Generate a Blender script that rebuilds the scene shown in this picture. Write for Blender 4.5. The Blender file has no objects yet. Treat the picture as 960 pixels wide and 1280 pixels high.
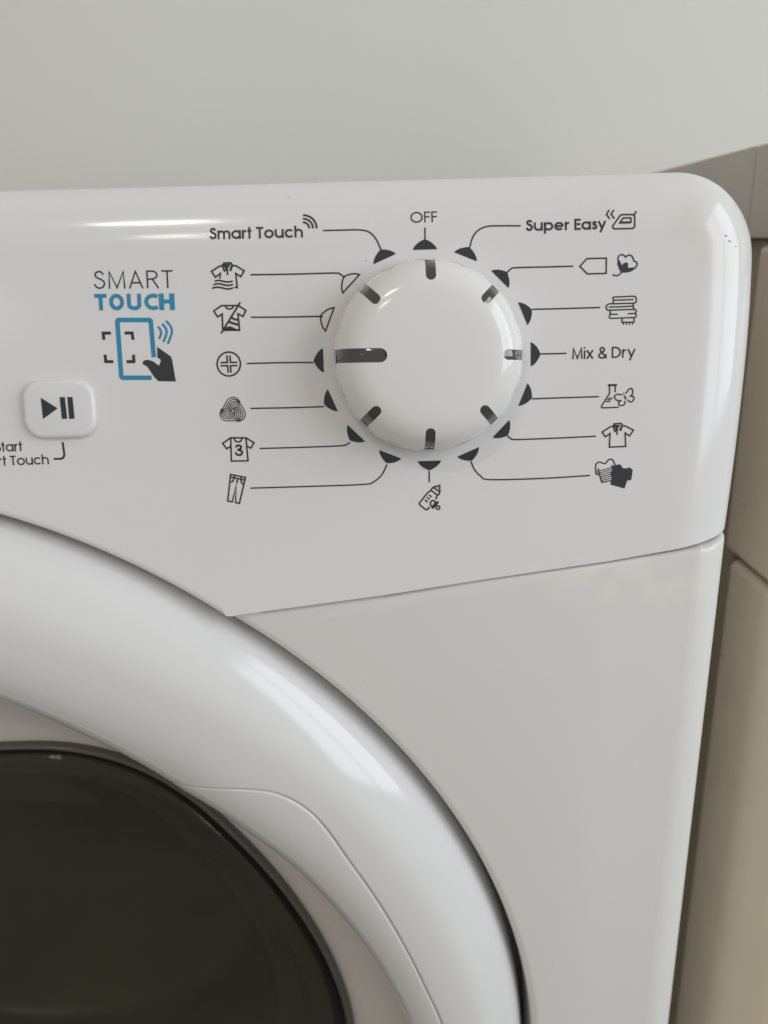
import bpy, bmesh, math, random
from mathutils import Vector, Matrix
random.seed(7)
sc = bpy.context.scene
col = sc.collection

# ------------------------------------------------------------------ units
# "u" coordinates: origin at the dial's centre on the control panel, x right, y into the room, z up
K = 0.3 / 359.0                       # metres per u: the machine is 0.60 m wide
CX, CZ, YB = -246.3, -328.2, -13.0    # door centre and the body's front plane
Z0 = 0.85 - 62.3 * K
def W(x, y, z): return Vector(((x - CX) * K, (y - YB) * K, z * K + Z0))
FLOOR_U = -Z0 / K

# ------------------------------------------------------------------ camera
FPX = 990.0
def axes(tilt, yaw, roll):
    cy, sy, ct, st = math.cos(yaw), math.sin(yaw), math.cos(tilt), math.sin(tilt)
    f = Vector((sy * ct, cy * ct, -st)); r = Vector((cy, -sy, 0)); u = r.cross(f)
    c, s = math.cos(roll), math.sin(roll)
    return c * r + s * u, -s * r + c * u, f
AXR, AXU, AXF = axes(math.radians(18.4631), math.radians(0.5282), math.radians(-1.6227))
CAMU = Vector((-19.329, -281.244, 37.055))
cam_d = bpy.data.cameras.new('camera'); cam = bpy.data.objects.new('camera', cam_d); col.objects.link(cam)
m = Matrix((AXR, AXU, -AXF)).transposed().to_4x4(); m.translation = W(*CAMU)
cam.matrix_world = m
cam_d.sensor_fit = 'VERTICAL'; cam_d.sensor_height = 36.0; cam_d.lens = FPX / 1280.0 * 36.0
cam_d.clip_start = 0.01; cam_d.clip_end = 50
cam_d.dof.use_dof = True; cam_d.dof.focus_distance = 0.235; cam_d.dof.aperture_fstop = 9.5
sc.camera = cam

# ------------------------------------------------------------------ light
sc.view_settings.view_transform = 'Standard'; sc.view_settings.look = 'None'
sc.view_settings.exposure = 0.09; sc.view_settings.gamma = 1.0
world = bpy.data.worlds.new('World'); sc.world = world; world.use_nodes = True
bg = world.node_tree.nodes['Background']
bg.inputs[0].default_value = (1.0, 0.98, 0.955, 1); bg.inputs[1].default_value = 0.435
def area(name, loc, target, sx, sy, power, color):
    d = bpy.data.lights.new(name, 'AREA'); d.shape = 'RECTANGLE'; d.size = sx; d.size_y = sy
    d.energy = power; d.color = color
    o = bpy.data.objects.new(name, d); col.objects.link(o); o.location = loc
    o.rotation_euler = (Vector(target) - Vector(loc)).to_track_quat('-Z', 'Y').to_euler()
    return o
for yc in (-0.62, -1.50):     # two panes of a window in the wall on the right
    area('window_light', (1.95, yc, 1.50), (1.0, yc, 1.50), 0.80, 1.50, 16, (0.86, 0.93, 1.0))
area('ceiling_tube_light', (-0.52, -1.75, 2.7), (-0.52, -1.75, 0), 0.34, 0.09, 8.5, (1.0, 0.86, 0.70))
area('ceiling_tube_light', (-0.64, -2.89, 2.7), (-0.64, -2.89, 0), 0.30, 0.12, 6.0, (1.0, 0.86, 0.70))
area('ceiling_tube_light', (-2.95, -6.1, 2.7), (-2.95, -6.1, 0), 0.9, 0.12, 4.0, (1.0, 0.88, 0.74))

area('ceiling_tube_light', (-3.15, -6.8, 2.7), (-3.15, -6.8, 0), 0.8, 0.10, 2.6, (1.0, 0.88, 0.74))

# ------------------------------------------------------------------ materials
def material(name, color, rough=0.5, metal=0.0, spec=0.5, coat=0.0, noise=0.0, nscale=30, bump=0.0, bscale=200, trans=0.0, rnoise=0.0):
    mt = bpy.data.materials.new(name); mt.use_nodes = True
    nt = mt.node_tree; b = nt.nodes['Principled BSDF']
    b.inputs['Base Color'].default_value = (*color, 1); b.inputs['Roughness'].default_value = rough
    b.inputs['Metallic'].default_value = metal; b.inputs['Specular IOR Level'].default_value = spec
    b.inputs['Coat Weight'].default_value = coat; b.inputs['Coat Roughness'].default_value = 0.05
    b.inputs['Transmission Weight'].default_value = trans
    tc = nt.nodes.new('ShaderNodeTexCoord')
    if noise:
        n = nt.nodes.new('ShaderNodeTexNoise'); n.inputs['Scale'].default_value = nscale; n.inputs['Detail'].default_value = 6
        r = nt.nodes.new('ShaderNodeMapRange'); r.inputs[1].default_value = 0.3; r.inputs[2].default_value = 0.7
        r.inputs[3].default_value = 1 - noise; r.inputs[4].default_value = 1 + noise
        mx = nt.nodes.new('ShaderNodeMix'); mx.data_type = 'RGBA'; mx.blend_type = 'MULTIPLY'; mx.inputs[0].default_value = 1
        mx.inputs[6].default_value = (*color, 1)
        nt.links.new(tc.outputs['Object'], n.inputs['Vector']); nt.links.new(n.outputs['Fac'], r.inputs[0])
        nt.links.new(r.outputs[0], mx.inputs[7]); nt.links.new(mx.outputs[2], b.inputs['Base Color'])
    if rnoise:
        n = nt.nodes.new('ShaderNodeTexNoise'); n.inputs['Scale'].default_value = nscale * 2; n.inputs['Detail'].default_value = 5
        r = nt.nodes.new('ShaderNodeMapRange'); r.inputs[1].default_value = 0.3; r.inputs[2].default_value = 0.7
        r.inputs[3].default_value = max(rough - rnoise, 0.02); r.inputs[4].default_value = rough + rnoise
        nt.links.new(tc.outputs['Object'], n.inputs['Vector']); nt.links.new(n.outputs['Fac'], r.inputs[0])
        nt.links.new(r.outputs[0], b.inputs['Roughness'])
    if bump:
        n = nt.nodes.new('ShaderNodeTexNoise'); n.inputs['Scale'].default_value = bscale; n.inputs['Detail'].default_value = 2
        bp = nt.nodes.new('ShaderNodeBump'); bp.inputs['Strength'].default_value = bump; bp.inputs['Distance'].default_value = 0.001
        nt.links.new(tc.outputs['Object'], n.inputs['Vector']); nt.links.new(n.outputs['Fac'], bp.inputs['Height'])
        nt.links.new(bp.outputs[0], b.inputs['Normal'])
    return mt
M_PANEL = material('white_gloss_plastic', (0.74, 0.735, 0.73), 0.13, spec=0.42, noise=0.012, nscale=9, bump=0.012, bscale=60, rnoise=0.03)
M_BODY = material('white_enamelled_steel', (0.70, 0.695, 0.67), 0.24, noise=0.015, nscale=7, bump=0.02, bscale=140, rnoise=0.04)
M_DOOR = material('white_door_plastic', (0.70, 0.70, 0.695), 0.14, noise=0.012, nscale=9, bump=0.012, bscale=60, rnoise=0.03)
M_KNOB = material('warm_white_knob_plastic', (0.76, 0.755, 0.735), 0.13, noise=0.01, nscale=30)
M_WELL = material('grey_inner_plastic', (0.60, 0.57, 0.545), 0.4, noise=0.03)
M_INK = material('dark_slate_print', (0.024, 0.030, 0.038), 0.45)
M_BLUE = material('blue_print', (0.020, 0.245, 0.44), 0.45)
M_CHROME = material('smoked_lens_plastic', (0.05, 0.052, 0.05), 0.12, metal=0.25, coat=1.0)
M_RIM = material('dark_rim_plastic', (0.095, 0.093, 0.078), 0.32)
M_DRUM = material('dim_drum_steel', (0.22, 0.22, 0.19), 0.35, metal=0.7, noise=0.2, nscale=20)
M_RUB = material('grey_rubber_gasket', (0.06, 0.06, 0.055), 0.5, noise=0.1)
M_BEIGE = material('beige_cabinet_laminate', (0.66, 0.58, 0.46), 0.33, noise=0.05, nscale=16, bump=0.03, bscale=90, rnoise=0.06)
M_TOP = material('greige_worktop_laminate', (0.52, 0.47, 0.425), 0.4, noise=0.05, nscale=40)
M_CARC = material('brown_carcass_board', (0.42, 0.36, 0.29), 0.5, noise=0.06)
M_WALL = material('pale_grey_green_wall_paint', (0.735, 0.742, 0.695), 0.7, noise=0.02, nscale=3, bump=0.15, bscale=120)
M_FLOOR = material('grey_floor', (0.30, 0.28, 0.25), 0.6, noise=0.15, nscale=6)
M_SCUFF = material('scuff_dirt', (0.10, 0.095, 0.085), 0.7)
M_SMOKE = bpy.data.materials.new('smoked_door_glass'); M_SMOKE.use_nodes = True
_nt = M_SMOKE.node_tree; _b = _nt.nodes['Principled BSDF']
_b.inputs['Base Color'].default_value = (0.036, 0.037, 0.028, 1); _b.inputs['Roughness'].default_value = 0.06
_t = _nt.nodes.new('ShaderNodeBsdfTransparent'); _t.inputs[0].default_value = (0.62, 0.64, 0.54, 1)
_mx = _nt.nodes.new('ShaderNodeMixShader'); _mx.inputs[0].default_value = 0.6
_nt.links.new(_b.outputs[0], _mx.inputs[1]); _nt.links.new(_t.outputs[0], _mx.inputs[2])
_nt.links.new(_mx.outputs[0], _nt.nodes['Material Output'].inputs[0])

M_BOWL = material('moulded_bowl_glass', (0.150, 0.143, 0.112), 0.28, noise=0.35, nscale=11)
def stain(mt, center, radius, color, strength, scale):     # a scuff of its own shape on the surface
    nt = mt.node_tree; b = nt.nodes['Principled BSDF']; src = b.inputs['Base Color'].links[0].from_socket
    tc = nt.nodes.new('ShaderNodeTexCoord'); d = nt.nodes.new('ShaderNodeVectorMath'); d.operation = 'DISTANCE'; d.inputs[1].default_value = center
    n = nt.nodes.new('ShaderNodeTexNoise'); n.inputs['Scale'].default_value = scale; n.inputs['Detail'].default_value = 5
    r = nt.nodes.new('ShaderNodeMapRange'); r.inputs[1].default_value = radius; r.inputs[2].default_value = radius * 0.2; r.inputs[3].default_value = 0; r.inputs[4].default_value = strength
    q = nt.nodes.new('ShaderNodeMapRange'); q.inputs[1].default_value = 0.42; q.inputs[2].default_value = 0.62
    m_ = nt.nodes.new('ShaderNodeMath'); m_.operation = 'MULTIPLY'
    mx = nt.nodes.new('ShaderNodeMix'); mx.data_type = 'RGBA'; mx.inputs[7].default_value = (*color, 1)
    nt.links.new(tc.outputs['Object'], d.inputs[0]); nt.links.new(tc.outputs['Object'], n.inputs['Vector'])
    nt.links.new(d.outputs['Value'], r.inputs[0]); nt.links.new(n.outputs['Fac'], q.inputs[0])
    nt.links.new(r.outputs[0], m_.inputs[0]); nt.links.new(q.outputs[0], m_.inputs[1])
    nt.links.new(m_.outputs[0], mx.inputs[0]); nt.links.new(src, mx.inputs[6]); nt.links.new(mx.outputs[2], b.inputs['Base Color'])

# ------------------------------------------------------------------ helpers
class Thing:
    def __init__(s, name, label, cat, base, group=None):
        s.base = Vector(base); o = bpy.data.objects.new(name, None); col.objects.link(o)
        o.location = s.base; o.empty_display_size = 0.05; o['label'] = label; o['category'] = cat
        if group: o['group'] = group
        s.o = o
def link(name, me, mat, parent, thing=None, smooth=True, label=None):
    o = bpy.data.objects.new(name, me); col.objects.link(o)
    if parent is not None: o.parent = parent
    me.materials.clear(); me.materials.append(mat)
    if smooth: me.shade_smooth()
    if label: o['label'] = label
    return o
def mesh_u(verts, faces, thing=None, name='mesh'):
    b = thing.base if thing else Vector((0, 0, 0))
    me = bpy.data.meshes.new(name); me.from_pydata([W(*v) - b for v in verts], [], faces); me.update()
    bm = bmesh.new(); bm.from_mesh(me); bmesh.ops.recalc_face_normals(bm, faces=bm.faces); bm.to_mesh(me); bm.free()
    return me
def temp(me):
    o = bpy.data.objects.new('temporary', me); col.objects.link(o); return o
def evaluated(o):
    dg = bpy.context.evaluated_depsgraph_get(); dg.update()
    return bpy.data.meshes.new_from_object(o.evaluated_get(dg), preserve_all_data_layers=True, depsgraph=dg)
def boolean(me, cutters, bevel=None, segs=3, angle=35):
    o = temp(me); cs = []
    for c, op in cutters:
        co = temp(c); cs.append(co)
        md = o.modifiers.new('bool', 'BOOLEAN'); md.operation = op; md.object = co; md.solver = 'EXACT'
    if bevel:
        md = o.modifiers.new('bevel', 'BEVEL'); md.width = bevel * K; md.segments = segs
        md.limit_method = 'ANGLE'; md.angle_limit = math.radians(angle); md.harden_normals = True
        md.use_clamp_overlap = False; md.miter_outer = 'MITER_ARC'
    me.shade_smooth()
    r = evaluated(o)
    for x in [o] + cs: bpy.data.objects.remove(x)
    return r
def prism_y(poly, y0, y1, thing):      # polygon in (x,z), extruded along y
    n = len(poly); v = [(x, y0, z) for x, z in poly] + [(x, y1, z) for x, z in poly]
    f = [list(range(n)), list(range(2 * n - 1, n - 1, -1))] + [[i, (i + 1) % n, n + (i + 1) % n, n + i] for i in range(n)]
    return mesh_u(v, f, thing)
def prism_z(poly, z0, z1, thing):
    n = len(poly); v = [(x, y, z0) for x, y in poly] + [(x, y, z1) for x, y in poly]
    f = [list(range(n)), list(range(2 * n - 1, n - 1, -1))] + [[i, (i + 1) % n, n + (i + 1) % n, n + i] for i in range(n)]
    return mesh_u(v, f, thing)
def circle(cx, cz, r, n=160): return [(cx + r * math.cos(2 * math.pi * i / n), cz + r * math.sin(2 * math.pi * i / n)) for i in range(n)]
def box_u(x0, x1, y0, y1, z0, z1, thing, bevel=0, segs=3):
    me = prism_y([(x0, z0), (x1, z0), (x1, z1), (x0, z1)], y0, y1, thing)
    return boolean(me, [], bevel, segs) if bevel else me
def spline(pts, n=6, closed=False):
    out = []; N = len(pts); rng = range(N if closed else N - 1)
    g = lambda i: pts[i % N] if closed else pts[min(max(i, 0), N - 1)]
    for i in rng:
        p0, p1, p2, p3 = g(i - 1), g(i), g(i + 1), g(i + 2)
        for k in range(n):
            t = k / n
            out.append(tuple(0.5 * (2 * b + (c - a) * t + (2 * a - 5 * b + 4 * c - d) * t * t + (3 * b - a - 3 * c + d) * t ** 3)
                             for a, b, c, d in zip(p0, p1, p2, p3)))
    if not closed: out.append(tuple(pts[-1]))
    return out
def interp(tab, x):
    if x <= tab[0][0]: return tab[0][1]
    for (a, b), (c, d) in zip(tab, tab[1:]):
        if x <= c: return b + (d - b) * (x - a) / (c - a)
    return tab[-1][1]

# ------------------------------------------------------------------ the setting
def structure(name, me, mat):
    o = link(name, me, mat, None, smooth=False); o['kind'] = 'structure'; return o
structure('floor', mesh_u([(-3500, -3500, FLOOR_U), (2500, -3500, FLOOR_U), (2500, 720, FLOOR_U), (-3500, 720, FLOOR_U)], [[0, 1, 2, 3]]), M_FLOOR)
structure('wall', box_u(-3500, 2500, 700, 760, FLOOR_U - 5, 2200, None), M_WALL)

# ------------------------------------------------------------------ control panel frame
LEAN = math.radians(9.70036); SL, CL = math.sin(LEAN), math.cos(LEAN)
PUP = Vector((0, SL, CL)); POUT = Vector((0, -CL, SL))
def P(x, v, off=0.0): return (x, v * SL - off * CL, v * CL + off * SL)
def pan(px, py, off=0.0):              # where a print of the panel stands, in panel (x, v)
    d = AXR * ((px - 480) / FPX) - AXU * ((py - 640) / FPX) + AXF
    t = (off - CAMU.dot(POUT)) / d.dot(POUT); p = CAMU + d * t
    return (p.x, p.dot(PUP))
VTOP, CRX, CRV, CR = 62.3, 90.0, 32.0, 30.3
def xright(v):
    t = min(max((20 - v) / 95.0, 0), 1.05); return CRX + CR - 7.3 * t ** 1.5
def roll_wh(nx): a = nx * nx; return 24 + 2 * a, 12 + 5 * a
def drop(x, v):                        # how far the rolled edge falls behind the flat face
    if x > CRX and v > CRV:
        dx, dv = x - CRX, v - CRV; l = math.hypot(dx, dv); d = CR - l; nx = dx / max(l, 1e-6)
        c = [(d, nx)]
    else: c = [(VTOP - v, 0.0), (xright(v) - x, 1.0)]
    best = 0
    for d, nx in c:
        w, h = roll_wh(nx)
        if d < w: s = 1 - max(d, 0) / w; best = max(best, h * (1 - math.sqrt(max(1 - s * s, 0))))
    return best

# ------------------------------------------------------------------ washing machine
mach = Thing('washing_machine', 'white front loading washing machine with program dial and round porthole door', 'washing machine', W(CX, 250, FLOOR_U))
SEAM = [(-75, -90.4), (-17.7, -84.3), (17.8, -79.8), (64.7, -74.4), (99.6, -69.3), (150, -62.2)]
R_HOLE = 291.6
def mirror(x): return 2 * CX - x
for c_, r_, k_ in (((100, 5, 44), 26, 0.55), ((60, 8, 52), 22, 0.4)): stain(M_PANEL, W(*c_) - mach.base, r_ * K, (0.70, 0.66, 0.55), k_, 90)
for c_, r_, k_ in (((88, -13, -73), 26, 0.6), ((60, -13, -78), 20, 0.4)): stain(M_BODY, W(*c_) - mach.base, r_ * K, (0.80, 0.77, 0.68), k_, 120)
# --- panel solid: rolled right / top / left edges, flat face
outl = []   # (x, v, nx, nv)
for v in [-140, -120, -100, -90, -80, -70, -60, -50, -40, -30, -20, -10, 0, 8, 16, 24]: outl.append((xright(v), v, 1.0, 0.0))
for i in range(25):
    a = math.pi / 2 * i / 24; outl.append((CRX + CR * math.cos(a), CRV + CR * math.sin(a), math.cos(a), math.sin(a)))
half = list(outl)
for x in range(70, int(CX), -20): half.append((x, VTOP, 0, 1))
full = half + [(mirror(x), v, -nx, nv) for x, v, nx, nv in reversed(half)]
verts, faces = [], []; n = len(full); NR = 14
for r in range(NR + 2):
    for x, v, nx, nv in full:
        w, h = roll_wh(nx)
        if r == NR + 1: ins, dr = 0.0, 46.0
        else:
            ph = math.pi / 2 * r / NR; ins, dr = w * (1 - math.sin(ph)), h * (1 - math.cos(ph))
        verts.append(P(x - nx * ins, v - nv * ins, -dr))
for r in range(NR + 1):
    for i in range(n):
        j = (i + 1) % n; faces.append([r * n + i, r * n + j, (r + 1) * n + j, (r + 1) * n + i])
faces.append(list(range(n))); faces.append(list(range((NR + 2) * n - 1, (NR + 1) * n - 1, -1)))
panel_me = mesh_u(verts, faces, mach)
# outline of what belongs to the panel: above the seam, outside the door opening, with a small rounded tip
a0 = math.atan2(-89.5 - CZ, -76 - CX)
tip = [(-72.0, -89.95), (-74.0, -90.4), (-76.3, -90.2)]
RP = R_HOLE + 3.0
arc = [(CX + RP * math.cos(a), CZ + RP * math.sin(a)) for a in [a0 + 0.012 + (math.pi / 2 - a0 - 0.012) * i / 40 for i in range(41)]]
rt = [(150, 200), (150, -62.2)] + list(reversed(SEAM[1:-1])) + tip + arc
poly = rt + [(mirror(x), z) for x, z in reversed(rt[:-1])]
panel_me = boolean(panel_me, [(prism_y(poly, -120, 120, mach), 'INTERSECT')])
panel_me.set_sharp_from_angle(angle=math.radians(28))
control_panel = link('control_panel', panel_me, M_PANEL, mach.o)
panel_me.set_sharp_from_angle(angle=math.radians(28))
# rounded lower lip of the panel along the door opening
def lip(radius_out, rows, ang_of, to_point):
    v, f = [], []
    for q, dr in rows:
        angs = ang_of(radius_out - q, q)
        for a in angs: v.append(to_point(radius_out - q, a, dr))
    n_ = len(angs)
    for r in range(len(rows) - 1):
        for i in range(n_ - 1): f.append([r * n_ + i, r * n_ + i + 1, (r + 1) * n_ + i + 1, (r + 1) * n_ + i])
    return mesh_u(v, f, mach)
def on_panel(r, a, d):
    x, z = CX + r * math.cos(a), CZ + r * math.sin(a)
    y = z * SL / CL                     # panel face at this height
    return (x, y + d, z)
def on_body(r, a, d): return (CX + r * math.cos(a), YB + d, CZ + r * math.sin(a))
LIPROWS = [(0.0, 0.0), (0.7, 0.04), (1.4, 0.25), (2.1, 0.75), (2.6, 1.45), (2.9, 2.3), (3.0, 3.3), (3.0, 24.0)]
def panel_angles(r, q):                 # from the seam's tip to its mirror image, the tip rounded off
    b = math.asin((-90.35 + 0.9 * max(q / 3, 0) ** 3 - CZ) / r); return [b + (math.pi - 2 * b) * i / 150 for i in range(151)]
link('lower_lip', lip(RP, LIPROWS, panel_angles, on_panel), M_PANEL, control_panel)

# --- body: front and sides with rounded vertical edges, below the seam, with the door opening
RB = 17.0; XR = 113.0; XL = mirror(XR); YK = 560
pl = [(XR - RB + RB * math.sin(a), YB + RB - RB * math.cos(a)) for a in [math.pi / 2 * i / 10 for i in range(11)]]
pl = [(mirror(x), y) for x, y in reversed(pl)] + pl + [(XR, YK), (XL, YK)]
body_me = prism_z(pl, FLOOR_U + 12, 0, mach)
below = [(160, -61.9)] + [(x, z - 1.0) for x, z in reversed(SEAM[:-1])] + [(-110, -95.5)]
below = below + [(mirror(x), z) for x, z in reversed(below)] + [(mirror(160), -1400), (160, -1400)]
body_me = boolean(body_me, [(prism_y(below, -100, 700, mach), 'INTERSECT')], bevel=2.2, segs=4, angle=50)
RBH = R_HOLE + 4.0
body_me = boolean(body_me, [(prism_y(circle(CX, CZ, RBH, 240), -60, 30, mach), 'DIFFERENCE'), (prism_y(circle(CX, CZ, 205, 96), -60, 420, mach), 'DIFFERENCE')])
shell = link('cabinet_shell', body_me, M_BODY, mach.o)
body_me.set_sharp_from_angle(angle=math.radians(28))
full_turn = [math.pi - a0 - 0.02 + (math.pi + 2 * a0 + 0.04) * i / 300 for i in range(301)]   # below the panel only
link('opening_lip', lip(RBH, [(-4.0, 0.5)] + [(q * 4 / 3, d * 1.15) for q, d in LIPROWS], lambda r, q: full_turn, on_body), M_BODY, shell)
tc = [(x - 3 * nx - (5 if nx > 0 else -5 if nx < 0 else 0), (v - 3) * CL) for x, v, nx, nv in full]
link('top_cover', prism_y(tc, 30, YK - 3, mach), M_BODY, mach.o)
for sx in (1, -1):
    for y in (40, 500):
        x = XR - 40 if sx > 0 else XL + 40
        link('foot', prism_z([(x + 18 * math.cos(t * math.pi / 8), y + 18 * math.sin(t * math.pi / 8)) for t in range(16)], FLOOR_U, FLOOR_U + 13, mach), M_RIM, mach.o, smooth=False)
# drum behind the glass
def lathe(profile, cx, cz, n=96, thing=mach, a=1.0, b=1.0):     # profile (r, y) about the door axis
    v, f = [], []
    for r, y in profile: v += [(cx + a * r * math.cos(2 * math.pi * i / n), y, cz + b * r * math.sin(2 * math.pi * i / n)) for i in range(n)]
    for k in range(len(profile) - 1):
        for i in range(n): f.append([k * n + i, k * n + (i + 1) % n, (k + 1) * n + (i + 1) % n, (k + 1) * n + i])
    if profile[-1][0] < 0.5: f.append([(len(profile) - 1) * n + i for i in range(n)])
    return mesh_u(v, f, thing)
link('rubber_gasket', lathe([(204, 24), (200, 40), (196, 60), (182, 64), (176, 72), (182, 82), (196, 88), (203, 100)], CX, CZ), M_RUB, mach.o)
drum = link('drum', lathe([(200, 102), (203, 110), (203, 400), (190, 410), (0.1, 412)], CX, CZ), M_DRUM, mach.o)
for k in range(3):
    a = math.radians(80 + 120 * k); ca, sa = math.cos(a), math.sin(a); pv = []
    for y in (125, 395):
        for r, t in ((203, -30), (160, -9), (152, 0), (160, 9), (203, 30)): pv.append((CX + r * ca - t * sa, y, CZ + r * sa + t * ca))
    link('drum_paddle', mesh_u(pv, [[0, 1, 2, 3, 4], [9, 8, 7, 6, 5]] + [[i, i + 1, i + 6, i + 5] for i in range(4)], mach), M_DRUM, drum, smooth=False)

# --- door
R_OUT = 288.6
PROF = spline([(0.0, 8), (0.006, 0), (0.025, -6.5), (0.06, -12.5), (0.12, -18), (0.21, -23), (0.32, -27), (0.46, -28.6), (0.6, -28.8), (0.72, -27.8), (0.83, -25.0), (0.92, -20.5), (0.975, -15.5), (1.0, -10.5)], 8)
def rlip(th):
    a = abs((th + 180) % 360 - 180)
    return interp([(0, 236.5), (7, 235.6), (14.7, 231.2), (24, 226.5), (33, 223), (40, 219.5), (48, 217), (60, 218), (69, 220.5), (90, 222), (180, 222)], a)
GT = [(0, 254), (10.5, 253.2), (15.5, 251.4), (20.9, 250.8), (26.5, 251.2), (32.5, 252.4), (36, 254.3), (38.5, 255.2), (40.8, 254.1), (42.9, 250.7), (45.1, 243.1), (46.9, 235.5), (48.8, 227.5)]
GT = [(a, b) for a, b in spline(GT, 5)]
TH_END = 50.2
def sgroove(th):
    a = abs((th + 180) % 360 - 180)
    if a >= TH_END: return 1.0
    r = interp(GT, a) if a <= 48.8 else 227.5 + (rlip(TH_END) - 227.5) * (a - 48.8) / (TH_END - 48.8)
    return min(max((R_OUT - r) / (R_OUT - rlip(th)), 0), 1)
def yprof(s): return interp(PROF, s)
def dsurf(th, s, lift=0.0):
    rl = rlip(th); r = R_OUT + (rl - R_OUT) * s; t = math.radians(th)
    e = 0.004; y = yprof(s)
    if lift:
        ds = (yprof(min(s + e, 1)) - yprof(max(s - e, 0))) / ((min(s + e, 1) - max(s - e, 0)) * (R_OUT - rl))
        l = math.hypot(1, ds); r += lift * (-ds) / l * -1 * -1; y += -lift / l
    return (CX + r * math.cos(t), y, CZ + r * math.sin(t))
GY = 20.0
GLT = spline([(-215, 193), (-180, 203), (-150, 193), (-120, 178), (-90, 172), (-60, 188), (-35, 205), (-20, 210), (-11, 209.5), (-2.9, 206.3), (10.2, 199.3), (21.4, 194.3), (33.9, 191.3), (43.5, 191.2),
              (52.3, 188.8), (60.8, 182.0), (70.3, 170.8), (80, 161.5), (90, 158.0), (100, 161.5), (110, 171), (120, 182), (135, 191), (150, 192), (180, 203), (215, 193)], 8)
def glass_edge(t, sc_=1.0, y=GY):       # oval window, polar about the door centre
    th = (math.degrees(t) + 180) % 360 - 180
    r = interp(GLT, th); return (CX + sc_ * r * math.cos(t), y, CZ + sc_ * r * math.sin(t))
ths = []; t = -180.0
while t < 180 - 1e-6:
    ths.append(t); t += 0.5 if abs(t) < 53 else 1.5
nt_ = len(ths)
svals = [0, .002, .004, .01, .02, .035, .055, .08, .11, .15, .2, .26, .32, .4, .5, .6, .7, .78, .84, .88, .91, .94, .96, .98, 1.0]
verts, faces = [], []
def add_row(fn):
    verts.extend(fn(th) for th in ths)
for q in svals: add_row(lambda th: dsurf(th, q * sgroove(th)))
def tuck(d, inset):
    def fn(th):
        x, y, z = dsurf(th, sgroove(th)); t = math.radians(th)
        return (x - inset * math.cos(t), y + d, z - inset * math.sin(t))
    return fn
add_row(tuck(0.25, 0.25)); add_row(tuck(0.8, 0.45)); add_row(tuck(4.0, 0.6))
nr = len(svals) + 3
for r in range(nr - 1):
    for i in range(nt_):
        j = (i + 1) % nt_; faces.append([r * nt_ + i, r * nt_ + j, (r + 1) * nt_ + j, (r + 1) * nt_ + i])
door = link('door', mesh_u(verts, faces, mach), M_DOOR, mach.o)
# handle flap on the ring's right inner side, parted from it by a fine groove
hth = [-TH_END + 2 * TH_END * i / 240 for i in range(241)]
verts, faces = [], []
hs = [0, .015, .04, .09, .16, .26, .38, .5, .62, .74, .84, .91, .96, 1.0]
def hedge(th): return max(1 - abs(th) / TH_END, 0)
rows = []
for k, q in enumerate([None, None] + hs + [None, None]):
    row = []
    for th in hth:
        g = sgroove(th); t = math.radians(th); g2 = min(g + 1.1 / (R_OUT - rlip(th)), 0.999)
        if k == 0: x, y, z = dsurf(th, g2); p = (x + 0.5 * math.cos(t), y + 4.0, z + 0.5 * math.sin(t))
        elif k == 1: x, y, z = dsurf(th, g2); p = (x + 0.35 * math.cos(t), y + 0.7, z + 0.35 * math.sin(t))
        elif k < 2 + len(hs): p = dsurf(th, g2 + (1 - g2) * q); p = (p[0], p[1] + (0.25 if q == 0 else 0.0), p[2])
        elif k == 2 + len(hs): x, y, z = dsurf(th, 1); p = (x + 1.5 * math.cos(t), y + 3.5, z + 1.5 * math.sin(t))
        else: x, y, z = dsurf(th, 1); p = (x + 6 * math.cos(t), y + 8, z + 6 * math.sin(t))
        row.append(p)
    rows.append(row)
nh = len(hth)
for row in rows: verts += row
for r in range(len(rows) - 1):
    for i in range(nh - 1): faces.append([r * nh + i, r * nh + i + 1, (r + 1) * nh + i + 1, (r + 1) * nh + i])
link('door_handle', mesh_u(verts, faces, mach), M_DOOR, door)
# well between the ring's inner lip and the glass
verts, faces = [], []
wth = [i * 1.0 for i in range(360)]; nw = len(wth); WR = 9
for r in range(WR):
    q = r / (WR - 1)
    for th in wth:
        t = math.radians(th); a = dsurf(th, 1.0); b = glass_edge(t, 1.0, GY + 4)
        lead = 3.0 * (1 - q) ** 2
        e = q ** 1.3
        x = a[0] + (b[0] - a[0]) * e + lead * math.cos(t); z = a[2] + (b[2] - a[2]) * e + lead * math.sin(t)
        y = a[1] + 2 + (b[1] - a[1] - 2) * (1 - (1 - q) ** 1.8)
        verts.append((x, y, z))
for r in range(WR - 1):
    for i in range(nw):
        j = (i + 1) % nw; faces.append([r * nw + i, r * nw + j, (r + 1) * nw + j, (r + 1) * nw + i])
link('door_well', mesh_u(verts, faces, mach), M_WELL, door)
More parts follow.
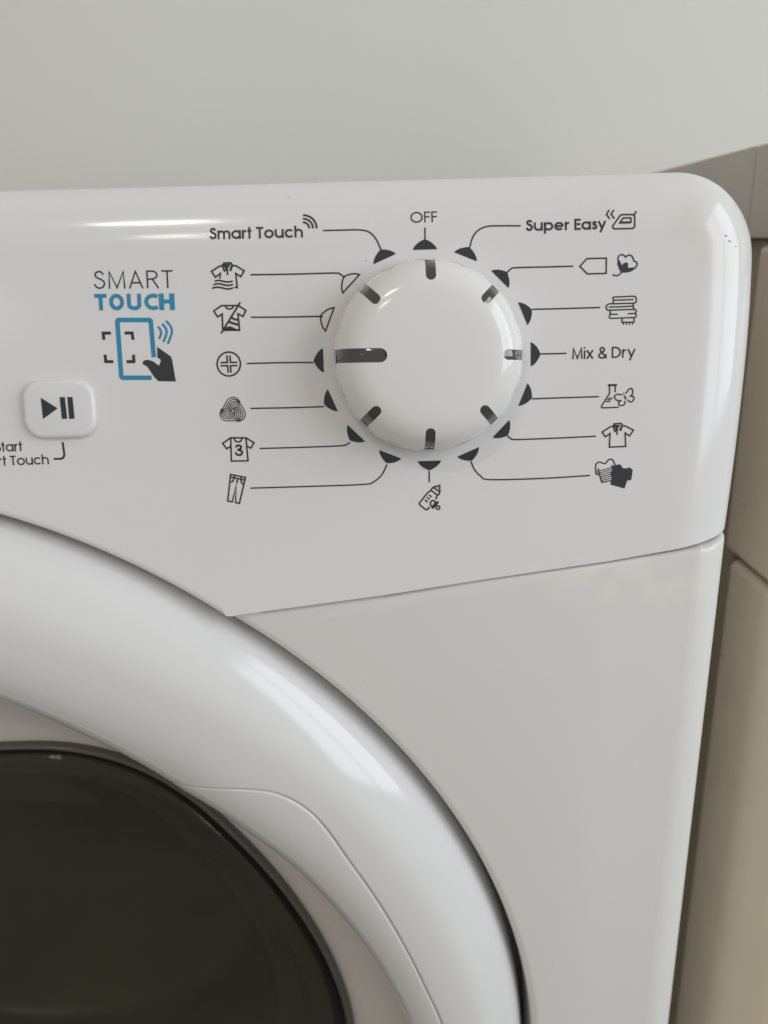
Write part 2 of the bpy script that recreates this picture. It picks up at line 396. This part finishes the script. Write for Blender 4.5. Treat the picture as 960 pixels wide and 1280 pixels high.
# glass: dark rim band and smoked bowl
def oval_rows(rows, mat, name, cap=True):
    v, f = [], []; rows = spline(rows, 4)
    for s_, y in rows:
        v += [glass_edge(math.radians(th), s_, y) for th in wth]
    for r in range(len(rows) - 1):
        for i in range(nw):
            j = (i + 1) % nw; f.append([r * nw + i, r * nw + j, (r + 1) * nw + j, (r + 1) * nw + i])
    if cap: f.append([(len(rows) - 1) * nw + i for i in range(nw)])
    return link(name, mesh_u(v, f, mach), mat, door)
oval_rows([(1.004, GY + 8), (1.003, GY + 2), (1.0, GY + 0.4), (0.995, GY), (0.989, GY + 0.5), (0.985, GY + 1.8), (0.980, GY + 3.5)], M_RIM, 'glass_rim', False)
oval_rows([(0.986, GY + 3), (0.972, GY), (0.955, GY - 1.4), (0.90, GY - 3.5), (0.84, GY - 6.0), (0.74, GY - 8.5), (0.6, GY - 11), (0.42, GY - 13), (0.22, GY - 14.2), (0.05, GY - 14.6)], M_SMOKE, 'glass_cover')
oval_rows([(0.95, GY + 7), (0.90, GY + 9), (0.87, GY + 20), (0.85, GY + 24), (0.80, GY + 25), (0.76, GY + 50), (0.72, GY + 92), (0.66, GY + 108), (0.5, GY + 116), (0.25, GY + 120), (0.05, GY + 121)], M_BOWL, 'glass_bowl')

# --- program dial
KP = [(29.8, 0.6), (31.8, 0.6), (32.6, 1.5), (32.8, 3.5), (32.6, 6.5), (32.0, 9.5), (30.9, 12.3), (29.3, 14.8), (27.2, 16.7), (24.8, 17.9), (22.3, 18.6), (19.3, 19.0), (15, 19.3), (9, 19.5), (4, 19.6), (0.0, 19.6)]
KPS = spline(KP[:-1], 4)
def dialp(r, ang, off): return P(r * math.cos(ang), r * math.sin(ang), off)
def dial_mesh():
    n = 144; v, f = [], []
    for r, o in KPS: v += [dialp(r, 2 * math.pi * i / n, o) for i in range(n)]
    R_ = len(KPS)
    for k in range(R_ - 1):
        for i in range(n): f.append([k * n + i, k * n + (i + 1) % n, (k + 1) * n + (i + 1) % n, (k + 1) * n + i])
    f.append([(R_ - 1) * n + i for i in range(n)]); f.append([i for i in range(n)][::-1])
    return mesh_u(v, f, mach)
cuts, inl = [], []
for k in range(8):
    ang = math.pi + k * math.pi / 4 - math.radians(1.3)
    hw, rin = (2.3, 14.4 + 2.3) if k == 0 else (1.68, 24.0 + 1.68)
    pts = [(45, -hw), (45, hw)] + [(rin + hw * math.cos(b), hw * math.sin(b)) for b in [math.pi / 2 + math.pi * i / 14 for i in range(15)]]
    ca, sa = math.cos(ang), math.sin(ang)
    fl = [(x * ca - y * sa, x * sa + y * ca) for x, y in pts]; nn = len(fl)
    v = [P(x, y, 2.4) for x, y in fl] + [P(x, y, 30) for x, y in fl]
    cuts.append((mesh_u(v, [list(range(nn)), list(range(2 * nn - 1, nn - 1, -1))] + [[i, (i + 1) % nn, nn + (i + 1) % nn, nn + i] for i in range(nn)], mach), 'DIFFERENCE'))
    inl.append((ca, sa, hw, rin))
knob = link('program_dial', boolean(dial_mesh(), cuts), M_KNOB, mach.o)
knob.data.set_sharp_from_angle(angle=math.radians(35))
def offprof(d):
    out = []
    for i, (r, o) in enumerate(KPS):
        a, b = KPS[max(i - 1, 0)], KPS[min(i + 1, len(KPS) - 1)]
        tx, ty = b[0] - a[0], b[1] - a[1]; l = math.hypot(tx, ty)
        out.append((r - d * ty / l, o + d * tx / l))
    return out
IP = [p for p in offprof(0.4) if p[1] > 2.2]
for ca, sa, hw, rin in inl:
    v, f = [], []; w = hw + 0.5
    seg = [p for p in IP if p[0] > rin - hw - 0.8]
    cs = [-w, -hw * 0.8, -hw * 0.4, 0, hw * 0.4, hw * 0.8, w]
    for r, o in seg:
        for c_ in cs: v.append(P(r * ca - c_ * sa, r * sa + c_ * ca, o + 0.38 * (1 - (c_ / w) ** 2) - 0.25))
    m_ = len(cs)
    for i in range(len(seg) - 1):
        for j in range(m_ - 1): f.append([i * m_ + j, i * m_ + j + 1, (i + 1) * m_ + j + 1, (i + 1) * m_ + j])
    link('indicator_inlay', mesh_u(v, f, mach), M_CHROME, knob)

# --- start button: rounded pad
BC = [pan(26, 476, 1), pan(115, 474, 1), pan(121, 546, 1), pan(36, 549, 1)]
bx0 = (BC[0][0] + BC[3][0]) / 2 - 0.4; bx1 = (BC[1][0] + BC[2][0]) / 2 + 0.4
bv0 = (BC[2][1] + BC[3][1]) / 2; bv1 = (BC[0][1] + BC[1][1]) / 2
def rrect(ins, rad):
    out = []; r = max(rad - ins, 0.5)
    for cx_, cv_, a in ((bx1 - rad, bv1 - rad, 0), (bx0 + rad, bv1 - rad, 90), (bx0 + rad, bv0 + rad, 180), (bx1 - rad, bv0 + rad, 270)):
        for i in range(9):
            t = math.radians(a + 90 * i / 8); out.append((cx_ + r * math.cos(t), cv_ + r * math.sin(t)))
    return out
v, f = [], []; rowsb = [(0.0, -2), (0.0, 0.9), (0.12, 1.4), (0.45, 1.85), (1.0, 2.1), (1.8, 2.2)]
for ins, o in rowsb: v += [P(x, y, o) for x, y in rrect(ins, 6.6)]
nb = 36
for k in range(len(rowsb) - 1):
    for i in range(nb): f.append([k * nb + i, k * nb + (i + 1) % nb, (k + 1) * nb + (i + 1) % nb, (k + 1) * nb + i])
f.append([(len(rowsb) - 1) * nb + i for i in range(nb)])
button = link('start_button', mesh_u(v, f, mach), M_PANEL, mach.o)

# ------------------------------------------------------------------ print on the panel
PX = 1 / 3.55           # u per photo pixel, for stroke widths
class Print:
    def __init__(s, lift=0.12, rolled=True): s.v, s.f, s.lift, s.rolled = [], [], lift, rolled
    def pt(s, x, v):
        s.v.append(P(x, v, s.lift - (drop(x, v) if s.rolled else 0))); return len(s.v) - 1
    def fill(s, pts): s.f.append([s.pt(*p) for p in pts])
    def stroke(s, pts, w, closed=False):
        q = [pts[0]]
        for p in pts[1:]:
            if math.dist(p, q[-1]) > 1e-4: q.append(p)
        if closed and math.dist(q[0], q[-1]) < 1e-4: q.pop()
        n = len(q); h = w / 2; L, R_ = [], []
        for i in range(n):
            a = q[i - 1] if (i > 0 or closed) else None; b = q[(i + 1) % n] if (i < n - 1 or closed) else None
            c = q[i]
            def nrm(p, r): dx, dy = r[0] - p[0], r[1] - p[1]; l = math.hypot(dx, dy); return (-dy / l, dx / l)
            if a is None: nx, ny = nrm(c, b); k = 1
            elif b is None: nx, ny = nrm(a, c); k = 1
            else:
                n1, n2 = nrm(a, c), nrm(c, b); nx, ny = n1[0] + n2[0], n1[1] + n2[1]; l = math.hypot(nx, ny) or 1
                nx, ny = nx / l, ny / l; k = min(1 / max(nx * n1[0] + ny * n1[1], 0.3), 2.2)
            L.append(s.pt(c[0] + nx * h * k, c[1] + ny * h * k)); R_.append(s.pt(c[0] - nx * h * k, c[1] - ny * h * k))
        for i in range(n if closed else n - 1):
            j = (i + 1) % n; s.f.append([L[i], R_[i], R_[j], L[j]])
    def build(s, name, mat=None, parent=None, label=None):
        b = mach.base; me = bpy.data.meshes.new(name); me.from_pydata([W(*p) - b for p in s.v], [], s.f); me.update()
        bm = bmesh.new(); bm.from_mesh(me)
        for fc in bm.faces:
            if fc.normal.y > 0: fc.normal_flip()
        bm.to_mesh(me); bm.free()
        return link(name, me, mat or M_INK, parent or control_panel, smooth=False, label=label)
class Trace:           # an icon drawn in the coordinates of an enlarged view of the panel
    def __init__(s, ox, oy, sc_, w, off=0.0): s.o = (ox, oy, sc_); s.w = w / sc_ * PX; s.p = Print(0.12 + off, off == 0); s.off = off
    def m(s, pts): return [pan(s.o[0] + x / s.o[2], s.o[1] + y / s.o[2], s.off) for x, y in pts]
    def l(s, *pts, w=None, c=False): s.p.stroke(s.m(pts), w / s.o[2] * PX if w else s.w, c); return s
    def s(s, *pts, w=None, c=False): s.p.stroke(s.m(spline(pts, 5, c)), w / s.o[2] * PX if w else s.w, c); return s
    def f(s, *pts): s.p.fill(s.m(pts)); return s

# program marks round the dial
def mark(k, outline):
    a = k * math.pi / 8; er = (math.sin(a), math.cos(a)); et = (math.cos(a), -math.sin(a))
    sh = [(-4.25, 0.0), (-3.6, 1.1), (-2.5, 2.15), (-1.2, 2.95), (0, 3.45), (1.2, 2.95), (2.5, 2.15), (3.6, 1.1), (4.25, 0.0)]
    pts = [((36.5 + y) * er[0] + x * et[0], (36.5 + y) * er[1] + x * et[1]) for x, y in sh]
    p = Print()
    if outline: p.stroke(pts, 0.5, True)
    else: p.fill(pts)
    p.build('program_mark', label='outlined hollow program mark' if outline else None)
for k in range(16): mark(k, k in (13, 14))
# leader lines
A2, A3, A4, A5, A6 = (240, 240, 3.692), (240, 430, 3.692), (400, 240, 3.046), (600, 240, 4.364), (600, 430, 4.364)
def leader(A, pts, curve=True, w=1.75):
    t = Trace(*A, w * A[2]); (t.s if curve else t.l)(*pts); t.p.build('leader_line')
leader(A2, [(605, 177), (700, 175), (770, 174), (815, 183), (848, 215), (873, 267)])
leader(A2, [(270, 382), (470, 379), (655, 374), (685, 380), (705, 396)])
leader(A2, [(272, 578), (430, 577), (585, 574), (598, 578)])
leader(A3, [(253, 90), (420, 86), (562, 85)])
leader(A3, [(270, 297), (450, 294), (609, 289)])
leader(A3, [(312, 482), (500, 477), (680, 470), (712, 464), (730, 454)])
leader(A3, [(270, 665), (540, 657), (790, 648), (838, 636), (875, 605), (900, 556)])
leader(A4, [(400, 135), (400, 182)], False)
leader(A4, [(416, 1062), (416, 1105)], False)
leader(A4, [(765, 128), (690, 128), (640, 130), (605, 144), (582, 172), (570, 212)])
leader(A5, [(508, 405), (350, 409), (195, 413), (168, 420), (148, 440)])
leader(A5, [(655, 630), (450, 636), (284, 640)])
leader(A6, [(472, 51), (400, 53), (329, 54)])
leader(A6, [(648, 287), (450, 293), (284, 299)])
leader(A6, [(632, 503), (420, 513), (200, 521), (170, 516), (150, 501)])
leader(A4, [(575, 1025), (588, 1056), (612, 1081), (648, 1095), (853, 1090), (1028, 1079)])
# icons
def shirt_collar(t, p):
    t.l(*p['collar']).l(*p['flap'], c=True).f(*p['vee']).l(*p['placket']).f(*p['flap2'])
t = Trace(255, 320, 12.8, 25)
t.l((255, 360), (264, 278), (185, 340), (122, 246), (250, 162), (295, 160)).l((466, 155), (512, 155), (645, 238), (590, 330), (510, 278), (533, 505), (488, 500))
shirt_collar(t, dict(collar=[(295, 160), (322, 112), (430, 110), (464, 155)], flap=[(297, 158), (328, 240), (362, 214), (315, 135)], vee=[(316, 130), (432, 126), (376, 208)],
                     placket=[(375, 200), (377, 305)], flap2=[(440, 140), (466, 162), (436, 250), (408, 232), (420, 170)]))
t.s((175, 405), (215, 392), (260, 392), (310, 405), (370, 415), (420, 412), (460, 400)).s((153, 460), (200, 446), (255, 445), (310, 458), (370, 470), (425, 466), (465, 454))
t.s((130, 516), (190, 500), (245, 500), (310, 514), (370, 527), (425, 522), (468, 508)); t.p.build('polo_shirt_icon')
t = Trace(255, 320, 12.8, 25)
t.l((302, 1180), (292, 928), (222, 975), (156, 880), (280, 794), (548, 792)).l((560, 800), (672, 870), (625, 966), (545, 925), (570, 1186), (310, 1188))
t.s((345, 798), (365, 835), (405, 848), (450, 838), (470, 803)).l((582, 740), (275, 1238), w=28).s((440, 985), (490, 1012), (542, 1020), w=32).s((408, 1055), (460, 1075), (550, 1100), w=36)
t.f((318, 1180), (350, 1140), (420, 1122), (470, 1145), (520, 1168), (566, 1172), (568, 1190)); t.p.build('slashed_shirt_icon')
t = Trace(265, 430, 12.8, 25)
t.l(*[(270 + 186 * math.cos(a), 320 + 191 * math.sin(a)) for a in [2 * math.pi * i / 48 for i in range(48)]], c=True)
t.l((240, 180), (247, 296), (138, 298)).l((286, 180), (298, 294), (405, 293)).l((140, 350), (252, 346), (262, 462)).l((410, 345), (296, 348), (306, 462)); t.p.build('cross_in_circle_icon')
t = Trace(265, 430, 12.8, 15)
WOOL = [[(450, 955), (505, 1040), (534, 1110), (520, 1178), (475, 1222), (395, 1240)], [(424, 978), (470, 1050), (497, 1115), (487, 1170), (450, 1210), (385, 1228)],
        [(400, 998), (440, 1055), (463, 1115), (453, 1165), (420, 1208), (374, 1224)], [(376, 1005), (412, 1060), (431, 1115), (421, 1165), (392, 1208)],
        [(354, 1012), (384, 1065), (398, 1115), (388, 1165), (364, 1204)], [(334, 1026), (358, 1066), (367, 1110), (360, 1150)]]
for k in range(3):
    ck, sk = math.cos(2 * math.pi * k / 3), math.sin(2 * math.pi * k / 3)
    for ln in WOOL: t.s(*[(335 + (x - 335) * ck - (y - 1068) * sk, 1068 + (x - 335) * sk + (y - 1068) * ck) for x, y in ln])
t.p.build('wool_icon')
t = Trace(270, 535, 12.8, 25)
t.l((236, 157), (480, 157), (514, 524), (247, 528), c=True).l((236, 157), (108, 245), (172, 332), (242, 290)).l((480, 157), (610, 235), (560, 322), (488, 285))
t.s((290, 160), (310, 205), (355, 222), (398, 208), (420, 160))
t.s((318, 308), (340, 282), (378, 278), (402, 300), (394, 332), (358, 348), (402, 364), (420, 394), (400, 426), (360, 432), (328, 416), (316, 386), w=33); t.p.build('numbered_shirt_icon')
t = Trace(270, 535, 12.8, 24)
t.l((235, 742), (474, 790), (375, 1205), (314, 1192), (326, 900), (262, 1180), (190, 1168), c=True).l((232, 784), (465, 832)).l((302, 755), (296, 796)).l((406, 778), (400, 818))
t.s((285, 805), (272, 848), (240, 866)).s((402, 830), (410, 872), (440, 905)).l((345, 815), (336, 884)); t.p.build('trousers_icon')
t = Trace(515, 600, 21.33, 40)
t.l((470, 712), (405, 790), (370, 790), (215, 668), (195, 622), (390, 370), (440, 322), (502, 278)).l((505, 275), (672, 392)).l((575, 200), (738, 312)).s((505, 275), (530, 230), (575, 195))
t.s((575, 195), (620, 170), (662, 180), (695, 150), (725, 138), (748, 165), (730, 215), (748, 270), (740, 330), (715, 385), (675, 400)).s((668, 398), (655, 470), (630, 508))
t.l((452, 398), (528, 452)).l((398, 462), (472, 518)).l((345, 526), (420, 588))
t.s((490, 640), (502, 590), (550, 545), (597, 552), (615, 600), (600, 650), (550, 688), (508, 680), c=True).l((532, 755), (698, 575), w=72).s((640, 690), (690, 688), (738, 715), (730, 765), (695, 785), (660, 765), (638, 710)); t.p.build('baby_bottle_icon')
t = Trace(715, 255, 10.667, 20)
t.l((543, 295), (550, 322), (575, 331), (812, 325), (838, 302), (843, 155), (825, 135), (685, 135), (652, 146), c=True).l((640, 250), (690, 182), (785, 180), (793, 192), (790, 238), (775, 248), c=True).l((650, 246), (780, 243), w=28)
t.l((840, 140), (868, 88)).l((508, 68), (468, 135), (510, 195)).l((572, 68), (530, 130), (572, 192)); t.p.build('iron_icon')
t = Trace(715, 255, 10.667, 19); t.l((105, 832), (200, 728), (458, 722), (455, 925), (205, 932), c=True); t.p.build('tag_outline_icon')
t = Trace(715, 255, 10.667, 18)
t.s((612, 742), (620, 700), (660, 675), (698, 688), (715, 708), (750, 682), (795, 692), (818, 732), (825, 757), (858, 775), (868, 815), (838, 858))
t.f((608, 735), (635, 752), (665, 820), (690, 790), (730, 776), (748, 800), (745, 850), (830, 845), (840, 865), (790, 900), (730, 915), (670, 915), (640, 895), (605, 810)).s((664, 908), (620, 948), (580, 956), (540, 940)); t.p.build('cotton_boll_icon')
t = Trace(745, 360, 16, 26)
t.s((340, 312), (352, 243), (336, 205), (362, 182), (560, 173), (750, 165), (800, 192), (806, 250), (770, 300), (560, 308), (400, 315), (262, 318), (215, 350), (205, 400), (242, 440), (400, 438), (600, 432), (750, 427))
t.l((355, 243), (560, 238), (750, 230)).l((260, 380), (500, 375), (735, 362)).s((750, 300), (745, 370), (765, 425))
t.s((275, 445), (286, 500), (270, 560), (292, 604), (500, 600), (700, 592), (780, 588), (806, 545), (790, 500), (806, 460), (780, 430), (750, 427)).l((290, 525), (435, 525)).l((635, 515), (790, 508))
t.l((520, 600), (522, 687), (765, 682), (760, 596))
for x in (548, 607, 666, 728): t.l((x, 690), (x + 3, 738), w=20)
t.p.build('towel_stack_icon')
t = Trace(740, 475, 14.22, 24)
t.l((282, 92), (443, 88), w=36).l((312, 100), (312, 240), (170, 462), (172, 482), (190, 495), (478, 483)).l((412, 100), (412, 218)).l((288, 322), (368, 320), w=20).l((266, 352), (348, 350), w=20).l((248, 386), (326, 383), w=20)
t.s((540, 265), (480, 255), (420, 265), (400, 300), (425, 345), (465, 370), (512, 362), (476, 400), (482, 440), (520, 455), (565, 440), (590, 400), (578, 372)).s((600, 240), (650, 172), (690, 148), (720, 175), (725, 230), (705, 278), (742, 302), (745, 340), (710, 385), (670, 385), (630, 352)).l((708, 280), (665, 290)).l((575, 275), (605, 345), w=30).l((555, 240), (574, 238), w=28)
t.p.build('flask_and_butterfly_icon')
t = Trace(740, 475, 14.22, 26)
t.l((375, 820), (335, 825), (180, 925), (240, 1010), (320, 950), (308, 1192), (600, 1180), (588, 940), (668, 992), (737, 890), (590, 815), (545, 812))
shirt_collar(t, dict(collar=[(375, 822), (397, 776), (520, 770), (547, 812)], flap=[(377, 822), (407, 912), (442, 885), (396, 802)], vee=[(400, 795), (512, 795), (450, 872)], placket=[(448, 865), (445, 977)], flap2=[(530, 800), (550, 825), (516, 912), (486, 892), (495, 850)]))
t.p.build('polo_shirt_icon')
t = Trace(735, 565, 14.77, 24)
t.s((215, 418), (168, 412), (146, 385), (145, 235), (208, 186), (300, 212), (330, 204), (385, 140), (450, 142), (500, 238)).l((190, 300), (215, 430), (255, 562), (425, 525)).l((445, 238), (452, 280))
for i in range(6): t.l((216 + 6 * i, 346 + 36 * i), (442 - 4 * i, 284 + 40 * i), w=17)
t.l((150, 352), (200, 348), w=16).l((152, 385), (205, 383), w=16)
t.f((440, 270), (500, 240), (590, 225), (650, 300), (720, 300), (765, 282), (825, 330), (800, 505), (780, 522), (725, 525), (672, 672), (412, 600), (436, 480), (415, 400), (445, 340)); t.p.build('mixed_laundry_icon')
# touch emblem
t = Trace(100, 320, 6.857, 37)
t.l((634, 868), (607, 556), (598, 548), (330, 548), (321, 558), (355, 1030), (366, 1043), (614, 1043)); t.p.build('phone_emblem', M_BLUE)
t = Trace(100, 320, 6.857, 18); t.s((668, 605), (690, 632), (696, 665), (680, 710)).s((705, 580), (736, 620), (742, 665), (716, 737)).s((738, 555), (776, 600), (788, 655), (755, 752)); t.p.build('wave_emblem', M_BLUE)
t = Trace(100, 320, 6.857, 25)
t.l((206, 718), (200, 661), (266, 660)).l((384, 660), (448, 660), (456, 718)).l((216, 846), (222, 905), (286, 905)).l((400, 905), (463, 905), (460, 846)); t.p.build('frame_corner_emblem')
t = Trace(100, 320, 6.857, 25)
t.f((662, 778), (780, 862), (790, 890), (822, 1075), (672, 1072), (640, 1040), (600, 980), (575, 945), (542, 928), (538, 908), (552, 894), (585, 890), (625, 902), (678, 940), (693, 905), (690, 885), (665, 870)); t.p.build('hand_emblem')
# start button symbols and bracket
t = Trace(0, 460, 6.857, 20, 2.2); t.f((350, 255), (495, 345), (370, 437)); t.p.build('play_symbol', None, button)
for q in ([(512, 250), (556, 249), (577, 434), (532, 437)], [(578, 249), (622, 248), (640, 434), (595, 436)]):
    t = Trace(0, 460, 6.857, 20, 2.2); t.f(*q); t.p.build('pause_bar', None, button)
t = Trace(0, 460, 6.857, 17); t.l((538, 635), (552, 735), (550, 758), (538, 773), (520, 778), (462, 778)); t.p.build('bracket_line')
# signal waves over the lettering
t = Trace(250, 260, 6, 14)
for r in (48, 76, 104): t.l(*[(771 + r * math.cos(a), 151 - r * math.sin(a)) for a in [math.pi / 2 * i / 10 for i in range(11)]])
t.p.build('signal_waves_icon')

# ------------------------------------------------------------------ lettering: a geometric stroke alphabet
XH = 0.76
def arcp(cx, cy, rx, ry, a0, a1, n=20): return [(cx + rx * math.cos(math.radians(a0 + (a1 - a0) * i / n)), cy + ry * math.sin(math.radians(a0 + (a1 - a0) * i / n))) for i in range(n + 1)]
def glyph(ch, t):
    b = t / 2; C = 1 - b; X = XH - b; r = (XH - t) / 2; my = XH / 2; ox = b + r   # bowl radius and centre
    S = [(.50, .78), (.45, .88), (.36, .95), (.24, .95), (.12, .89), (.08, .77), (.13, .65), (.27, .565), (.42, .49), (.52, .39), (.53, .25), (.45, .11), (.30, .04), (.15, .07), (.06, .17), (.03, .27)]
    def sfit(w, h): return [(b + (x - .03) / .5 * (w - t), b + (y - .04) / .91 * (h - t)) for x, y in spline(S, 4)]
    if ch == 'a': return 2 * r + t, [arcp(ox, my, r, r, 0, 360, 32), [(2 * r + b, 0), (2 * r + b, XH)]]
    if ch == 'o': return 2 * r + t, [arcp(ox, my, r, r, 0, 360, 32)]
    if ch == 'c': return 1.8 * r + t, [arcp(ox, my, r, r, 42, 318, 26)]
    if ch == 'e': return 2 * r + t, [[(b, my), (b + 2 * r, my)], arcp(ox, my, r, r, 0, 318, 30)]
    if ch == 'p': return 2 * r + t, [arcp(ox, my, r, r, 0, 360, 32), [(b, -0.27), (b, XH)]]
    if ch == 'u': q = .27; return 2 * q + t, [[(b, XH)] + arcp(b + q, b + q, q, q, 180, 360, 14) + [(b + 2 * q, XH)], [(b + 2 * q, 0), (b + 2 * q, XH)]]
    if ch == 'h': q = .25; return 2 * q + t, [[(b, 0), (b, 1.03)], [(b, X - q)] + arcp(b + q, X - q, q, q, 180, 0, 14) + [(b + 2 * q, 0)]]
    if ch == 'm': q = .21; return 4 * q + t, [[(b, 0), (b, XH)]] + [[(b + 2 * q * k, X - q)] + arcp(b + q + 2 * q * k, X - q, q, q, 180, 0, 12) + [(b + 2 * q * (k + 1), 0)] for k in (0, 1)]
    if ch == 'r': return .30 + b, [[(b, 0), (b, XH)], arcp(b + .27, X - .26, .27, .26, 180, 92, 8)]
    if ch == 't': return .32, [[(.15, 0), (.15, 1.0)], [(0, XH - b), (.32, XH - b)]]
    if ch == 'i': return t, [[(b, 0), (b, XH)], [(b, .9), (b, .9 + t * 1.1)]]
    if ch == 'x': return .55, [[(.04, 0), (.51, XH)], [(.51, 0), (.04, XH)]]
    if ch == 'y': return .60, [[(.04, XH), (.31, .06)], [(.56, XH), (.17, -.25)]]
    if ch == 's': return .44, [sfit(.44, XH)]
    if ch == 'S': return .56, [sfit(.56, 1)]
    if ch == 'T': return .56, [[(0, C), (.56, C)], [(.28, 0), (.28, 1 - t)]]
    if ch == 'E': return .50, [[(b, 0), (b, 1)], [(t, C), (.50, C)], [(t, b), (.50, b)], [(t, .52), (.47, .52)]]
    if ch == 'F': return .48, [[(b, 0), (b, 1)], [(t, C), (.48, C)], [(t, .52), (.44, .52)]]
    if ch == 'O': return 1.0, [arcp(.5, .5, .5 - b, .5 - b, 0, 360, 40)]
    if ch == 'D': return .74, [[(b, b), (b, C), (.26, C)] + arcp(.26, .5, .48 - b, .5 - b, 90, -90, 20) + [(b, b)]]
    if ch == 'M': return .84, [[(b, 0), (b * 1.6, C), (.42, .06), (.84 - b * 1.6, C), (.84 - b, 0)]]
    if ch == 'A': return .74, [[(b, 0), (.37, 1 - b), (.74 - b, 0)], [(.15, .32), (.59, .32)]]
    if ch == 'R': return .60, [[(b, 0), (b, C), (.30, C)] + arcp(.30, .745, .27 - b, .255 - b, 90, -90, 14) + [(b, .49)], [(.30, .49), (.58, 0)]]
    if ch == 'U': w = .60 + .5 * t; q = w / 2 - b; return w, [[(b, 1), (b, .33)] + arcp(w / 2, .33, q, .33 - b, 180, 360, 16) + [(w - b, 1)]]
    if ch == 'C': return .62, [arcp(.45, .5, .45 - b, .5 - b, 55, 305, 28)]
    if ch == 'H': w = .60 + .55 * t; return w, [[(b, 0), (b, 1)], [(w - b, 0), (w - b, 1)], [(t * .99, .52), (w - t * .99, .52)]]
    if ch == 'Q': return .74, [arcp(.37, .5, .37 - b, .5 - b, 0, 360, 40)]          # narrow O of the emblem
    if ch == '&': return .68, [spline([(.64, .36), (.56, .18), (.42, .05), (.24, .05), (.08, .15), (.08, .32), (.22, .48), (.40, .60), (.48, .76), (.42, .90), (.30, .95), (.19, .88), (.17, .74), (.28, .56), (.48, .28), (.66, .0)], 5)]
    return .3, []
def lettering(s, p0, p1, cap, stroke, mat=None, gap=0.13, name='lettering'):
    a = Vector(pan(*p0)); e = Vector(pan(*p1)) - a; wid = e.length; ex = e / wid; ey = Vector((-ex.y, ex.x))
    q = Vector(pan(p0[0], p0[1] - cap)); hgt = abs((q - a).dot(ey)); t = stroke / cap
    x = 0; place = []
    for ch in s:
        if ch == ' ': x += .30; continue
        w, st = glyph(ch, t); place.append((x, w, st, ch)); x += w + gap
    total = x - gap; kx = wid / total
    for x0, w, st, ch in place:
        p = Print()
        if ch == 'H':
            y0, y1 = .52 - t / 2, .52 + t / 2
            p.fill([tuple(a + ex * ((x0 + lx) * kx) + ey * (ly * hgt)) for lx, ly in [(0, 0), (t, 0), (t, y0), (w - t, y0), (w - t, 0), (w, 0), (w, 1), (w - t, 1), (w - t, y1), (t, y1), (t, 1), (0, 1)]]); st = []
        for ln in st:
            pts = [tuple(a + ex * ((x0 + lx) * kx) + ey * (ly * hgt)) for lx, ly in ln]
            closed = len(pts) > 8 and math.dist(pts[0], pts[-1]) < 1e-3
            p.stroke(pts[:-1] if closed else pts, t * hgt, closed)
        p.build('letter', mat)
lettering('Smart Touch', (262, 299.3), (379, 296.7), 14.8, 2.6, gap=.055)
lettering('OFF', (513.3, 278.2), (547, 277.2), 14.2, 1.75, gap=.10)
lettering('Super Easy', (657.4, 288.8), (757.5, 286.6), 14.3, 2.6, gap=.055)
lettering('Mix & Dry', (715, 449), (794, 446.8), 14.2, 1.95, gap=.07)
lettering('SMART', (118, 361.2), (217, 360.0), 22.4, 1.9, gap=.16)
lettering('TQUCH', (119.2, 388), (218.8, 387.4), 20.6, 4.8, M_BLUE, gap=.09)
lettering('Start', (-5.5, 565.0), (28.5, 563.8), 12.2, 1.7, gap=.07)
lettering('Smart Touch', (-35.0, 583.4), (61.5, 580.2), 12.2, 1.7, gap=.07)
# small chips on the rolled corner and specks on the face
for x, y, w, h in ((905.5, 295.6, 3.6, 1.7), (910.6, 302, 3.8, 1.5), (920, 308, 2.6, 1.0), (457, 326, 1.5, 1.5), (359, 244, 1.5, 1.3)):
    cx_, cv_ = pan(x, y, -3.0 if x > 900 else 0.0); p = Print(0.08)
    p.fill([(cx_ + w * PX / 2 * math.cos(a) * (1 + .3 * math.sin(3 * a)), cv_ + h * PX / 2 * math.sin(a)) for a in [2 * math.pi * i / 10 for i in range(10)]])
    p.build('paint_chip', M_SCUFF)

# ------------------------------------------------------------------ kitchen unit standing at a right angle to the machine
cabn = Thing('kitchen_base_unit', 'beige laminate kitchen base unit with worktop standing beside the washing machine', 'cabinet', W(500, 300, FLOOR_U))
link('carcass', box_u(173, 880, 116, 692, FLOOR_U + 110, 35.6, cabn), M_CARC, cabn.o, smooth=False)
link('plinth', box_u(190, 870, 130, 690, FLOOR_U, FLOOR_U + 109, cabn), M_CARC, cabn.o, smooth=False)
link('worktop', box_u(163, 890, 20, 119.8, 36.2, 77.5, cabn, 1.2), M_TOP, cabn.o)
link('worktop', box_u(163, 890, 120.4, 693, 36.2, 77.5, cabn, 0.6), M_TOP, cabn.o)
def front(name, y1, z0, z1, rad, bev, x0=165):
    ys = 36
    a_ = [(x0 + rad - rad * math.cos(t_), ys + rad - rad * math.sin(t_)) for t_ in [math.pi / 2 * i / 10 for i in range(11)]]
    me = prism_z(a_ + [(878, ys), (878, y1), (x0, y1)], z0, z1, cabn)
    link(name, boolean(me, [], bev, 5, 50), M_BEIGE, cabn.o)
front('drawer_front', 111.5, -120.2, 34.4, 24, 4.5)
front('cabinet_door', 104, FLOOR_U + 115, -122.4, 30, 5.0)
